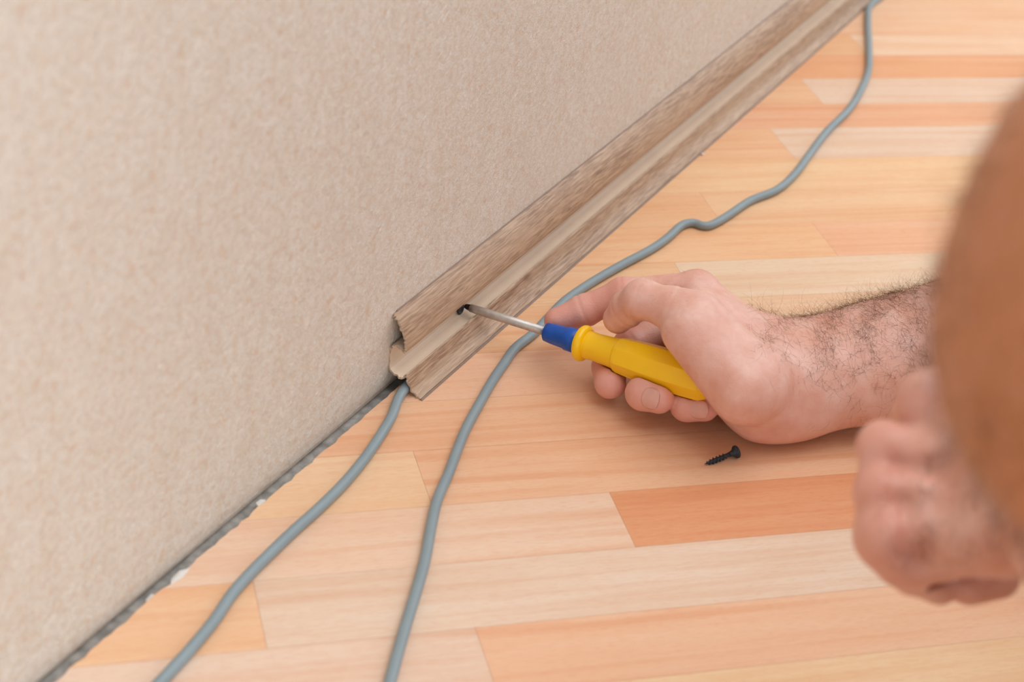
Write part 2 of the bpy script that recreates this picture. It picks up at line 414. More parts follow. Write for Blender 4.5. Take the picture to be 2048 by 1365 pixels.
# ------------------------------------------------------------------ cables
CR = 0.0031
ca_px = [(812, 775), (780, 840), (735, 910), (690, 965), (640, 1015), (590, 1060), (545, 1103), (500, 1148), (462, 1192), (430, 1240), (385, 1295), (335, 1350), (285, 1405), (220, 1500), (120, 1640), (30, 1800), (-100, 2000)]
pts = [tuple(at(x, y, CR)) for x, y in ca_px]
p0 = pts[0]; pts = [(0.0105, p0[1] + 0.35, CR), (0.0110, p0[1] + 0.16, CR), (0.0115, p0[1] + 0.06, CR)] + pts
tag(tube('cable', spline(pts), CR, M_CABLE), 'grey cable running out from under the sawn end of the skirting, nearest the wall', 'cable')
cb_px = [(1735, 12), (1736, 45), (1738, 95), (1737, 140), (1722, 180), (1697, 220), (1655, 262), (1622, 305), (1590, 348), (1553, 380), (1500, 402), (1455, 432), (1425, 449), (1408, 452), (1385, 446), (1362, 452),
         (1335, 476), (1300, 500), (1240, 532), (1180, 567), (1130, 602), (1095, 638), (1066, 668), (1030, 697), (1008, 728), (985, 762), (955, 815), (932, 858), (915, 900), (897, 948), (875, 1000), (864, 1045), (850, 1120), (832, 1185), (812, 1250), (792, 1320), (775, 1385), (750, 1480), (715, 1620), (690, 1800), (640, 2050)]
pts = [at(x, y, CR) for x, y in cb_px]
top = pts[0]; pts = [top + np.array([0.002, 0.30, 0]), top + np.array([-0.002, 0.12, 0]), top + np.array([0.0, 0.04, 0.0])] + pts
pts = [np.array(p) for p in pts]
for p in pts:
    lim = 0.0262 + CR
    if p[0] < lim: p[0] = lim
tag(tube('cable', spline(pts), CR, M_CABLE), 'long grey cable winding over the laminate and under the screwdriver shaft', 'cable')

# ------------------------------------------------------------------ screwdriver
X0 = atx(930, 613, 0.0045)
PH = at(1284, 724, 0.0345)
SD = (PH - X0) / np.linalg.norm(PH - X0)
def on_axis_px(px):      # distance along the axis whose projection has the given px
    lo, hi = 0., .4
    for _ in range(40):
        mi = (lo + hi) / 2; q = X0 + SD * mi - CAM
        if 1024 + F_PX * (q @ RT) / (q @ FW) < px: lo = mi
        else: hi = mi
    return lo
sF, sC, sN, sB = on_axis_px(1091), on_axis_px(1158), on_axis_px(1182), on_axis_px(1238)
sE = on_axis_px(1436)
drv = tag(empty('screwdriver', tuple(X0)), 'screwdriver with yellow faceted handle and blue ferrule held in the hand', 'screwdriver')
def child_world(o):      # parts were built in world coordinates; keep them there under the moved parent
    o.location = tuple(-np.array(o.parent.location)); return o
child_world(lathe('tip', [(0.0, .0014), (.0012, .0021), (.0035, .0025), (.0052, .00265)], X0, SD, M_TIP, drv, 24, rad=lambda x, a: 1 - 0.3 * abs(math.sin(2 * a)) * max(0, 1 - x / .012)))
child_world(lathe('shaft', [(.0045, .0026), (.010, .0028), (sF + .004, .0028)], X0, SD, M_STEEL, drv, 24))
L = sC - sF
child_world(lathe('ferrule', [(sF, .0045), (sF + .0008, .0060), (sF + L * .25, .0066), (sF + L * .62, .0070), (sF + L * .66, .0076), (sF + L * 1.05, .0078)], X0, SD, M_BLUE, drv, 24,
                  rad=lambda x, a: 1 - 0.045 * (1 - math.cos(8 * a)) / 2 if x < sF + L * .64 else 1))
_d, _s, _t = frame(SD); _n = -FW * math.cos(math.radians(10.5)) - UP * math.sin(math.radians(10.5)); FR = math.atan2(_n @ _t, _n @ _s)
def facet(x, a):                # eight flats on the grip
    w = min(1, max(0, (x - sB + .0008) / .0016)); w *= min(1, max(0, (sE - x) / .01))
    m8 = (a - FR + math.pi / 8) % (math.pi / 4) - math.pi / 8
    return 1 + w * (min(math.cos(math.pi / 8) / math.cos(m8), 0.995) * 1.055 - 1)
hp = [(sC - .0004, .0078)]
for a in np.linspace(-90, 90, 25): hp.append((sC + .0030 + .0030 * math.sin(math.radians(a)), .0088 + .0027 * math.cos(math.radians(a))))
hp += [(sN - .0006, .0089), (sN + .003, .0086), (sB - .006, .0092), (sB - .0014, .0097), (sB, .0106)]
for q in np.linspace(0.03, 1, 16):
    x = sB + (sE - sB) * q; r = .0108 + .0017 * math.sin(min(1, q * 1.15) * math.pi * .75)
    if q > .85: r *= math.sqrt(max(0.02, 1 - ((q - .85) / .152) ** 2))
    hp.append((x, r))
hd = child_world(lathe('handle', hp, X0, SD, M_YEL, drv, 96, rad=facet, roll=0.2, smooth=False))
HM = (sC, sE)

# ------------------------------------------------------------------ screws
def screw(p_tip, p_head, L_, hr, label):
    root = tag(empty('screw', tuple(p_tip)), label, 'screw'); d = np.array(p_head) - np.array(p_tip); d /= np.linalg.norm(d)
    p = np.zeros(3); s = L_ / .0255
    sh = [(0, .0001), (.003 * s, .0008 * s), (.006 * s, .00135 * s), (.018 * s, .00145 * s), (.0195 * s, .0016 * s)]
    lathe('shank', sh, p, d, M_BLACK, root, 16)
    hd = [(.0193 * s, .0016 * s), (.0212 * s, .0019 * s), (.0228 * s, .0027 * s), (.0240 * s, hr * .93), (.0244 * s, hr), (.0253 * s, hr), (.0255 * s, hr * .94), (.0256 * s, hr * .5), (.0245 * s, hr * .42), (.0235 * s, hr * .1)]
    lathe('head', hd, p, d, M_BLACK, root, 28, rad=lambda x, a: 1 - .45 * abs(math.sin(2 * a)) if x < .02555 * s and x > .0256 * s else 1)
    dd, a, b = frame(d); v, f = [], []; N = 130; x0, x1 = .0012 * s, .0175 * s
    for i in range(N + 1):
        e = i / N; x = x0 + (x1 - x0) * e; th = 2 * math.pi * 6.3 * e; R = a * math.cos(th) + b * math.sin(th)
        rc = min(.0014, .0002 + .00022 * x * 1000) * s; ro = rc + min(.00085, .0003 + .0002 * x * 1000) * s * min(1, (1 - e) * 6 + .2)
        v += [dd * (x - .0006 * s) + R * rc * .9, dd * x + R * ro, dd * (x + .0006 * s) + R * rc * .9]
        if i: k = 3 * i; f += [(k - 3, k, k + 1, k - 2), (k - 2, k + 1, k + 2, k - 1), (k - 1, k + 2, k, k - 3)]
    mesh_obj('thread', v, f, M_BLACK, root, True)
    return root
# loose screw on the floor, resting on its head rim and tip
Pt = at(1409, 929, 0.0012); Ph = at(1471, 905, 0.0040)
screw(Pt, Ph, np.linalg.norm(Ph - Pt) * 1.05, .0040, 'black drywall screw lying loose on the laminate in front of the hand')
# screws driven into the channel
q = atx(922, 619, .0030); screw((q[0] - .021, q[1], q[2]), q, .0215, .0038, 'black screw in the skirting channel under the screwdriver tip')
q = atx(1598, 66, .0030); screw((q[0] - .021, q[1], q[2]), q, .0215, .0036, 'black screw already driven into the far part of the skirting channel')

# ------------------------------------------------------------------ plaster crumbs
def crumb(p, r, label, sx=1.0):
    import bmesh
    bm = bmesh.new(); bmesh.ops.create_icosphere(bm, subdivisions=1, radius=r)
    for vv in bm.verts: vv.co = Vector((vv.co.x * random.uniform(.6, 1.1), vv.co.y * random.uniform(.7, 1.3) * sx, vv.co.z * random.uniform(.5, .8)))
    lo = min(vv.co.z for vv in bm.verts)
    me = bpy.data.meshes.new('plaster_crumb'); bm.to_mesh(me); bm.free(); me.materials.append(M_PLASTER)
    o = bpy.data.objects.new('plaster_crumb', me); COL.objects.link(o); o.location = (p[0], p[1], p[2] - lo)
    return tag(o, label, 'crumb', 'plaster crumbs along the wall')
crumb(np.maximum(at(1404, 311, 0), [0.0275, -9, 0]), .0016, 'white plaster crumb on the laminate against the skirting edge')
crumb(at(358, 1162, -.0035), .0036, 'largest white plaster crumb in the gap between wall and laminate', 2.2)
crumb(at(303, 1206, -.0045), .0030, 'plaster crumb in the wall gap just nearer the camera than the largest', 1.5)
crumb(at(521, 1013, -.0045), .0027, 'plaster crumb in the wall gap nearest the skirting end', 1.3)

# ------------------------------------------------------------------ signed-distance modelling for the body
def cone(P, c):
    a, b, ra, rb = c
    ba = b - a; L2 = ba @ ba + 1e-12
    t = np.clip(((P - a) @ ba) / L2, 0, 1)
    q = P - a - t[:, None] * ba
    return np.sqrt(np.einsum('ij,ij->i', q, q)) - (ra + t * (rb - ra))
def smin(a, b, k):
    h = np.maximum(k - np.abs(a - b), 0) / k
    return np.minimum(a, b) - h * h * k * 0.25
def chain(P, js, k):
    d = None
    for (a, ra), (b, rb) in zip(js[:-1], js[1:]):
        c = cone(P, (a, b, ra, rb)); d = c if d is None else smin(d, c, k)
    return d
def surface(sdf, lo, hi, h, margin=0.0):
    lo = np.array(lo, float); n = np.ceil((np.array(hi) - lo) / h).astype(int) + 1
    Bk = 12; nb = (n + Bk - 1) // Bk; n = nb * Bk + 1
    F = np.ones(n, np.float32)
    bi = np.stack(np.meshgrid(*[np.arange(x) for x in nb], indexing='ij'), -1).reshape(-1, 3)
    cen = lo + (bi + 0.5) * Bk * h; dc = sdf(cen.astype(np.float32))
    half = Bk * h * 0.5 * 1.7321
    for b, d in zip(bi[dc < -half], dc[dc < -half]):
        s = b * Bk; F[s[0]:s[0] + Bk + 1, s[1]:s[1] + Bk + 1, s[2]:s[2] + Bk + 1] = -1
    act = bi[np.abs(dc) <= half * 1.35 + margin + h * 2]
    g = np.stack(np.meshgrid(*[np.arange(Bk + 1)] * 3, indexing='ij'), -1).reshape(-1, 3)
    for i in range(0, len(act), 80):
        A = act[i:i + 80]; idx = (A[:, None, :] * Bk + g[None]).reshape(-1, 3)
        val = sdf((lo + idx * h).astype(np.float32)); F[idx[:, 0], idx[:, 1], idx[:, 2]] = val
    S = F < 0
    c = [S[i:n[0] - 1 + i, j:n[1] - 1 + j, k:n[2] - 1 + k] for i in (0, 1) for j in (0, 1) for k in (0, 1)]
    anyS = np.logical_or.reduce(c); allS = np.logical_and.reduce(c); cell = anyS & ~allS
    ci = np.argwhere(cell); ID = -np.ones(cell.shape, np.int64); ID[cell] = np.arange(len(ci))
    acc = np.zeros((len(ci), 3)); cnt = np.zeros(len(ci))
    for ax in range(3):
        o = [a for a in range(3) if a != ax]
        for p in (0, 1):
            for q in (0, 1):
                o0 = np.zeros(3, int); o0[o[0]] = p; o0[o[1]] = q; o1 = o0.copy(); o1[ax] = 1
                i0, i1 = ci + o0, ci + o1
                f0 = F[i0[:, 0], i0[:, 1], i0[:, 2]]; f1 = F[i1[:, 0], i1[:, 1], i1[:, 2]]
                mk = (f0 < 0) != (f1 < 0); t = np.where(mk, f0 / np.where(mk, f0 - f1, 1), 0)
                acc += mk[:, None] * (o0 + t[:, None] * (o1 - o0)); cnt += mk
    V = lo + (ci + acc / cnt[:, None]) * h
    quads = []
    for ax in range(3):
        u, w = [(1, 2), (2, 0), (0, 1)][ax]
        sl0 = [slice(None)] * 3; sl1 = [slice(None)] * 3; sl0[ax] = slice(0, -1); sl1[ax] = slice(1, None)
        A, Bq = S[tuple(sl0)], S[tuple(sl1)]
        for mk, flip in ((A & ~Bq, False), (~A & Bq, True)):
            e = np.argwhere(mk); e = e[(e[:, u] > 0) & (e[:, w] > 0) & (e[:, u] < n[u] - 1) & (e[:, w] < n[w] - 1)]
            du = np.zeros(3, int); du[u] = 1; dw = np.zeros(3, int); dw[w] = 1
            q = [e - du - dw, e - dw, e, e - du]
            q = np.stack([ID[x[:, 0], x[:, 1], x[:, 2]] for x in q], 1)
            if flip: q = q[:, ::-1]
            quads.append(q)
    Q = np.concatenate(quads); Q = Q[(Q >= 0).all(1)]
    return V, Q
def relax(V, Q, it=2, lam=0.5):
    E = np.concatenate([Q[:, [0, 1]], Q[:, [1, 2]], Q[:, [2, 3]], Q[:, [3, 0]]]); E = np.concatenate([E, E[:, ::-1]])
    deg = np.bincount(E[:, 0], minlength=len(V)).astype(float)
    for _ in range(it):
        s = np.stack([np.bincount(E[:, 0], weights=V[E[:, 1], k], minlength=len(V)) for k in range(3)], 1)
        V = V + lam * (s / np.maximum(deg, 1)[:, None] - V)
    return V
def vnormals(V, Q):
    fn = np.cross(V[Q[:, 2]] - V[Q[:, 0]], V[Q[:, 3]] - V[Q[:, 1]])
    N = np.zeros_like(V)
    for k in range(4):
        for c in range(3): N[:, c] += np.bincount(Q[:, k], weights=fn[:, c], minlength=len(V))
    return N / np.maximum(np.linalg.norm(N, axis=1), 1e-12)[:, None]

mm = 0.001
def J(px, py, d, r): return (atd(px, py, d), r * mm)
# right hand: joints measured as image position + distance from the camera
IDX = [J(1395, 580, 1.058, 11.6), J(1245, 590, 1.064, 10.3), J(1168, 622, 1.068, 9.5), J(1114, 642, 1.068, 8.3)]
MID = [J(1412, 618, 1.068, 11.5), J(1262, 692, 1.056, 10.4), J(1217, 735, 1.055, 9.7), J(1220, 767, 1.036, 9.7)]
RNG = [J(1430, 665, 1.078, 11), J(1308, 752, 1.060, 10), J(1286, 787, 1.019, 9.6), J(1318, 798, 1.012, 9.0)]
PNK = [J(1450, 715, 1.080, 10.5), J(1388, 775, 1.050, 9.2), J(1373, 811, 1.017, 8.9), J(1408, 815, 1.013, 8.4)]
THB = [J(1400, 640, 1.004, 14.5), J(1345, 618, 1.008, 12.5), J(1283, 598, 1.016, 11.2), J(1256, 616, 1.030, 10.2), J(1236, 638, 1.038, 9.3)]
PALM = [
    (J(1395, 580, 1.058, 11.6), J(1528, 716, 1.045, 18)), (J(1412, 618, 1.068, 12), J(1555, 735, 1.050, 20)),
    (J(1430, 665, 1.078, 12), J(1560, 760, 1.045, 20)), (J(1450, 715, 1.080, 11), J(1560, 785, 1.035, 18)),
    (J(1390, 637, 1.004, 15.5), J(1500, 765, .998, 23)), (J(1376, 664, .996, 15.5), J(1485, 785, .985, 18)),
    (J(1398, 618, 1.036, 13), J(1490, 690, 1.036, 19)),
    (J(1500, 765, 1.008, 22), J(1570, 745, 1.035, 21)), (J(1512, 818, 1.018, 16.5), J(1580, 806, 1.026, 19)),
    (J(1470, 790, 1.020, 13), J(1520, 822, 1.018, 15)),
]
ARM = [(J(1566, 712, 1.050, 18.5), J(1960, 622, 1.082, 25.5)), (J(1575, 806, 1.024, 18.5), J(1960, 742, 1.057, 26)),
       (J(1570, 760, 1.034, 20), J(1960, 685, 1.066, 29))]
def facing(js, dirw):
    return js
def handle_sdf(P):
    q = P - X0; s = q @ SD; r = np.sqrt(np.maximum(np.einsum('ij,ij->i', q, q) - s * s, 0))
    R = np.interp(s, [sF, sF + .001, sC, sC + .0001, sC + .0066, sN + .001, sB - .002, sB, sB + .03, sE - .014, sE], [.0066, .0072, .008, .0116, .0116, .0090, .0099, 0.0112, .0127, .0127, .005])
    return np.maximum(r - R, np.maximum(sF - s, s - sE))
def tendon(P, a, b, r, amp):     # soft local relief near a line, used for tendons (+) and folds (-)
    ba = b - a; t = np.clip(((P - a) @ ba) / (ba @ ba), 0, 1); q = P - a - t[:, None] * ba
    return amp * np.exp(-np.einsum('ij,ij->i', q, q) / (r * r)) * np.sin(np.pi * np.clip(t, 0.02, .98)) ** .5
def sdf_right(P):
    d = None
    for a, b in PALM:
        c = cone(P, (a[0], b[0], a[1], b[1])); d = c if d is None else smin(d, c, .012)
    for a, b in ARM: d = smin(d, cone(P, (a[0], b[0], a[1], b[1])), .022)
    for fg, k0 in ((THB, .012), (IDX, .008), (MID, .008), (RNG, .008), (PNK, .008)):
        c = chain(P, fg, .004)
        # creases at the inner joints
        for (a, r1), (b, r2) in zip(fg[:-2], fg[1:-1]):
            ax = (b - a) / np.linalg.norm(b - a); s = (P - b) @ ax
            c = c + .0005 * np.exp(-(s / .0009) ** 2) - .0005 * np.exp(-(s / .006) ** 2)
        w = P - fg[0][0]; k = .0010 + k0 * np.exp(-np.einsum('ij,ij->i', w, w) / (.022 ** 2))
        d = smin(d, c, k)
    # thumb fold, wrist folds, wrist tendons
    d = d + tendon(P, atd(1300, 566, 1.040), atd(1405, 582, 1.030), .0022, .0012)
    d = d + tendon(P, atd(1500, 690, 1.02), atd(1508, 760, .985), .0016, .0003)
    d = d - tendon(P, atd(1545, 795, 1.000), atd(1740, 795, 1.020), .0036, .0022) - tendon(P, atd(1560, 828, 1.008), atd(1700, 822, 1.022), .0030, .0014)
    for kx in (1474, 1497, 1524): d = d + tendon(P, atd(kx, 660, 1.01), atd(kx + 14, 800, .995), .0011, .00035)
    for kx, ky in ((1322, 668), (1334, 690), (1352, 712)): d = d + tendon(P, atd(kx, ky + 14, .985), atd(kx + 42, ky - 18, .990), .0014, .0004)
    d = d + tendon(P, atd(1420, 620, 1.02), atd(1446, 668, .995), .002, .0003)
    # joint relief on thumb
    d = np.maximum(d, -(handle_sdf(P) - .0003) * 1.0)
    return d
allJ = np.array([j[0] for L_ in (IDX, MID, RNG, PNK, THB) for j in L_] + [x[0] for p in PALM + ARM for x in p])
lo, hi = allJ.min(0) - .036, allJ.max(0) + .036
arm_end = (J(1880, 700, 1.06, 0)[0]); 
VR, QR = surface(sdf_right, lo, hi, 0.0009)
VR = relax(VR, QR, 2, .4)
VR[:, 2] = np.maximum(VR[:, 2], 0.0004)
print('right hand verts', len(VR))

# left fist, nearer to the camera
KN = [J(1850, 802, .668, 10.5), J(1765, 893, .664, 9.4), J(1768, 985, .656, 10.2), J(1776, 1068, .650, 10.8)]
WR = [J(1985, 935, .655, 18), J(1985, 965, .650, 18), J(1990, 1000, .645, 18), J(2000, 1040, .640, 18)]
def groove(P, a, b, r, amp):      # tendon valley seen from the front of the fist
    q = P - a; u = b - a; u = u - FW * (u @ FW); q = q - np.outer(q @ FW, FW); t = np.clip((q @ u) / (u @ u), 0, 1); q = q - t[:, None] * u
    return amp * np.exp(-np.einsum('ij,ij->i', q, q) / (r * r)) * (((P - CAM) @ FW) < .662)
def sdf_left(P):
    d = None
    for kj, wj in zip(KN, WR):
        c = cone(P, (kj[0], wj[0], kj[1] * .92, wj[1])); d = c if d is None else smin(d, c, .006)
    for kj in KN: d = smin(d, np.linalg.norm(P - kj[0], axis=1) - kj[1], .004)
    d = smin(d, chain(P, [J(1775, 900, .664, 9.5), J(1762, 985, .661, 9.6), J(1765, 1070, .656, 9.8), J(1800, 1125, .66, 9.5)], .004), .004)
    for a, b in ((J(1860, 850, .69, 14), J(1860, 1060, .68, 16)), (J(1880, 1080, .652, 14.0), J(2060, 1035, .64, 19)),
                 (J(1990, 960, .66, 18), J(2200, 1000, .62, 24)), (J(2000, 1040, .645, 18), J(2200, 1060, .61, 24)),
                 (J(1790, 1085, .652, 11), J(1860, 1110, .660, 12)), (J(1880, 800, .672, 11), J(1960, 880, .665, 16))):
        d = smin(d, cone(P, (a[0], b[0], a[1], b[1])), .010)
    fing = [[KN[0], J(1830, 830, .70, 9), J(1900, 880, .715, 8.5)], [KN[1], J(1790, 930, .695, 9), J(1880, 960, .71, 8.5)],
            [KN[2], J(1795, 1050, .688, 9), J(1880, 1090, .70, 8.5)],
            [KN[3], J(1828, 1140, .668, 9.6), J(1878, 1168, .682, 8.8)]]
    for c in fing: d = smin(d, chain(P, c, .004), .003)
    d = smin(d, chain(P, [J(1938, 1170, .682, 8.6), J(2000, 1160, .688, 8.0)], .003), .0008)
    d = d + groove(P, atd(1880, 930, .650), atd(1838, 1110, .650), .0062, .0046) + groove(P, atd(1806, 1000, .650), atd(1800, 1100, .650), .0040, .0030) + groove(P, atd(1800, 930, .65), atd(1850, 940, .65), .0040, .0025)
    for a, b in (((1862, 1172), (1960, 1160)), ((1960, 1160), (2090, 1118))):      # dark gap above the curled fingers
        a, b = atd(*a, .66), atd(*b, .66); q = P - a; u = b - a; u = u - FW * (u @ FW); q = q - np.outer(q @ FW, FW); t = np.clip((q @ u) / (u @ u), 0, 1); q = q - t[:, None] * u
        dep = (P - CAM) @ FW; sl = np.maximum(np.sqrt(np.einsum('ij,ij->i', q, q)) - .0022, dep - .684)
        d = np.maximum(d, -sl)
    d = d - tendon(P, atd(1905, 800, .645), atd(1885, 960, .630), .0050, .0020)
    return d
allL = np.array([j[0] for j in KN + WR] + [J(2200, 1000, .62, 0)[0], J(2005, 1200, .69, 0)[0]])
lo, hi = allL.min(0) - .045, allL.max(0) + .045
VL, QL = surface(sdf_left, lo, hi, 0.0014)
VL = relax(VL, QL, 2, .5)
print('left hand verts', len(VL))

# the rest of the crouching figure (outside the frame except for the near knee)
def Vn(*a): return np.array(a, float)
KNEE = J(2330, 720, .40, 62)[0]
wristL = (J(2200, 1030, .615, 0)[0]); armR0 = J(1985, 680, 1.068, 0)[0]
elR = armR0 + (armR0 - J(1570, 760, 1.034, 0)[0]) * 1.15 + Vn(0, 0, .03)
shR = Vn(.66, .20, .50); shL = Vn(.70, -.20, .58); elL = Vn(.60, -.17, .33)
pel = Vn(.92, -.06, .26); chest = Vn(.74, -.01, .52); head = Vn(.52, .02, .74)
hipL, hipR = Vn(.88, -.16, .27), Vn(.90, .06, .26); ankL = Vn(.62, -.36, .09); kneeR = Vn(.62, .30, .06); ankR = Vn(.98, .24, .06)
def sdf_body(P):
    d = cone(P, (armR0, elR, .036, .042))
    for (a_j, r_a) in [p[1] for p in ARM] + [J(2180, 1000, .622, 24), J(2180, 1060, .612, 24)]:
        e_ = elR if (a_j - CAM) @ FW > .9 else elL
        d = smin(d, cone(P, (a_j, e_, r_a - .002, .042)), .02)
    L = [(elR, shR, .044, .054), (wristL, elL, .030, .042), (elL, shL, .044, .056), (shR, chest, .055, .10), (shL, chest, .055, .10),
         (shL, shR, .055, .055), (chest, pel, .13, .14), (chest + Vn(0, -.06, 0), pel + Vn(0, -.06, 0), .10, .11), (chest + Vn(0, .06, 0), pel + Vn(0, .06, 0), .10, .11),
         (KNEE, hipL, .0, .0), (KNEE, ankL, .0, .0), (kneeR, hipR, .062, .09), (kneeR, ankR, .056, .042),
         ((shL + shR) / 2, head + Vn(.05, 0, -.07), .06, .055), (ankL, ankL + Vn(-.16, -.01, -.055), .040, .028), (ankL + Vn(0, 0, -.04), ankL + Vn(-.2, -.01, -.062), .034, .022),
         (ankR, ankR + Vn(.02, 0, .05), .04, .03), (ankR, ankR + Vn(.10, 0, -.02), .036, .03)]
    for a, b, ra, rb in L:
        if ra == 0: continue
        d = smin(d, cone(P, (a, b, ra, rb)), .03)
    # near leg: thigh, kneecap and shin
    leg = cone(P, (KNEE + KTOP, hipL + Vn(0, 0, .03), KR_TOP, .095))
    leg = smin(leg, cone(P, (KNEE, hipL, KR, .09)), .03)
    leg = smin(leg, cone(P, (KNEE + Vn(.035, 0, -.01), KNEE * .55 + ankL * .45 + Vn(.05, 0, 0), .045, .055)), .025)
    leg = smin(leg, cone(P, (KNEE * .5 + ankL * .5 + Vn(.05, 0, 0), ankL, .054, .038)), .03)
    d = smin(d, leg, .02)
    return d
KTOP = J(2560, 490, .405, 0)[0] - KNEE; KR = .0515; KR_TOP = .071
# head
def sdf_head(P):
    q = (P - head) @ HR.T
    e = q / np.array([.098, .074, .105]); d = (np.linalg.norm(e, axis=1) - 1) * .078
    d = smin(d, cone(q, (Vn(-.045, 0, -.055), Vn(-.060, 0, -.092), .050, .030)), .03)       # jaw and chin
    d = smin(d, cone(q, (Vn(-.095, 0, .005), Vn(-.112, 0, -.030), .008, .013)), .010)       # nose
    for s in (-1, 1):
        d = smin(d, cone(q, (Vn(.005, .073 * s, .018), Vn(.000, .076 * s, -.022), .015, .009)), .006)   # ears
        d = smin(d, cone(q, (Vn(-.088, .012 * s, .028), Vn(-.080, .048 * s, .028), .009, .008)), .012)  # brows
        c = np.linalg.norm(q - Vn(-.094, .031 * s, .008), axis=1) - .013; d = np.maximum(d, -c)
    d = smin(d, cone(q, (Vn(-.094, -.020, -.056), Vn(-.094, .020, -.056), .0065, .0065)), .004)  # lips
    d = np.maximum(d, -(cone(q, (Vn(-.103, -.020, -.056), Vn(-.103, .020, -.056), .0016, .0016))))
    return d
a_ = math.radians(38); HR = np.array([[math.cos(a_), 0, math.sin(a_)], [0, 1, 0], [-math.sin(a_), 0, math.cos(a_)]])   # chin tucked, looking down at the skirting
VB, QB = surface(lambda P: smin(sdf_body(P), sdf_head(P), .012), (.25, -.55, -.02), (1.18, .62, .95), .0065)
VB = relax(VB, QB, 2, .5); VB[:, 2] = np.maximum(VB[:, 2], .0005)
print('body verts', len(VB))

person = tag(empty('person', (0.9, -0.05, 0)), 'person crouching at the right, bare arms and knee, holding a screwdriver to the skirting', 'person')
V = np.concatenate([VR, VL, VB]); Q = np.concatenate([QR, QL + len(VR), QB + len(VR) + len(VL)])
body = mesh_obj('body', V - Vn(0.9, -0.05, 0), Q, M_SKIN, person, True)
red = np.zeros(len(V), np.float32)
for js_, w in ((IDX, 1), (MID, 1), (RNG, 1), (PNK, 1)):
    for (a, ra), (b, rb) in zip(js_[1:-1], js_[2:]):
        red[:len(VR)] = np.maximum(red[:len(VR)], .9 * np.exp(-np.maximum(cone(VR, (a, b, ra, rb)), 0) / .003))
red[:len(VR)] = np.maximum(red[:len(VR)], .35 * np.exp(-np.maximum(np.linalg.norm(VR - THB[-1][0], axis=1) - .01, 0) / .008))
red[:len(VR)] = np.maximum(red[:len(VR)], .5 * np.exp(-np.maximum(np.linalg.norm(VR - atd(1510, 845, 1.02), axis=1) - .012, 0) / .010))
for kj in KN:
    red[len(VR):len(VR) + len(VL)] = np.maximum(red[len(VR):len(VR) + len(VL)], .6 * np.exp(-np.maximum(np.linalg.norm(VL - kj[0], axis=1) - kj[1], 0) / .006))
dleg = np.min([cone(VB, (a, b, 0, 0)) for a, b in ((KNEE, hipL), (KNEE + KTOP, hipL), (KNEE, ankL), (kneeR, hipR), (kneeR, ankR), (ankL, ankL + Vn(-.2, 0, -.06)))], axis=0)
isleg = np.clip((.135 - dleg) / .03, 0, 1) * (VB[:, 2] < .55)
red[len(VR) + len(VL):] = .1 + .4 * isleg
at_r = body.data.attributes.new('redness', 'FLOAT', 'POINT')
at_r.data.foreach_set('value', red[:len(body.data.vertices)])
tan_shade_ = np.zeros(len(V), np.float32)         # shade and warm floor bounce put into the leg colour; arms slightly browner
tan_shade_[len(VR) + len(VL):] = .2 + .7 * isleg
tan_shade_[:len(VR)] = .04 + .16 * np.clip((pxy(VR)[0] - 1480) / 220, 0, 1)
tan_shade_[len(VR):len(VR) + len(VL)] = .12 + .35 * np.clip((VL @ np.array([1., 0, -.6]) - (VL @ np.array([1., 0, -.6])).min()) / .16, 0, 1)  # shade on the fist's lower side painted as browner skin
a_t = body.data.attributes.new('tan', 'FLOAT', 'POINT'); a_t.data.foreach_set('value', tan_shade_[:len(body.data.vertices)])

# eyes inside the sockets, hair cap and clothes (all out of frame)
PO = Vn(0.9, -0.05, 0)
for s in (-1, 1):
    c = head + HR.T @ Vn(-.083, .031 * s, .008)
    Ve, Qe = surface(lambda P: np.linalg.norm(P - c, axis=1) - .0122, c - .016, c + .016, .002)
    mesh_obj('eye', Ve - PO, Qe, plain('eye_white', srgb(235, 232, 226), 0.2, 0.02), person, True)
def sdf_cap(P):
    q = (P - head) @ HR.T; e = q / np.array([.104, .081, .111]); d = (np.linalg.norm(e, axis=1) - 1) * .084
    return np.maximum(d, -(q[:, 2] + .9 * q[:, 0] * -1 * -1 * 1.0 + .02) if False else np.maximum(d, .030 - q[:, 2] - .55 * (q[:, 0] + .03)))
Vh, Qh = surface(sdf_cap, head - .15, head + .15, .006); mesh_obj('head_hair', relax(Vh, Qh) - PO, Qh, M_HEADHAIR, person, True)
def sdf_shirt(P):
    d = None
    for a, b, ra, rb in [(shR, elR * .55 + shR * .45, .062, .064), (shL, elL * .55 + shL * .45, .062, .066), (shR, chest, .062, .108), (shL, chest, .062, .108), (chest, pel + Vn(-.02, 0, .03), .138, .150),
                         (chest + Vn(0, -.06, 0), pel + Vn(0, -.06, .02), .11, .122), (chest + Vn(0, .06, 0), pel + Vn(0, .06, .02), .11, .122), (shL, shR, .062, .062)]:
        c = cone(P, (a, b, ra, rb)); d = c if d is None else smin(d, c, .03)
    return d
Vs, Qs = surface(sdf_shirt, (.45, -.42, .05), (1.18, .45, .80), .009); mesh_obj('shirt', relax(Vs, Qs) - PO, Qs, M_SHIRT, person, True)
def sdf_shorts(P):
    d = None
    for a, b, ra, rb in [(hipL, KNEE * .45 + hipL * .55, .108, .092), (hipR, kneeR * .5 + hipR * .5, .102, .088), (pel + Vn(0, -.05, 0), pel + Vn(0, .05, 0), .152, .152)]:
        c = cone(P, (a, b, ra, rb)); d = c if d is None else smin(d, c, .03)
    return d
Vs, Qs = surface(sdf_shorts, (.5, -.45, .04), (1.18, .35, .50), .009); mesh_obj('shorts', relax(Vs, Qs) - PO, Qs, M_SHORT, person, True)

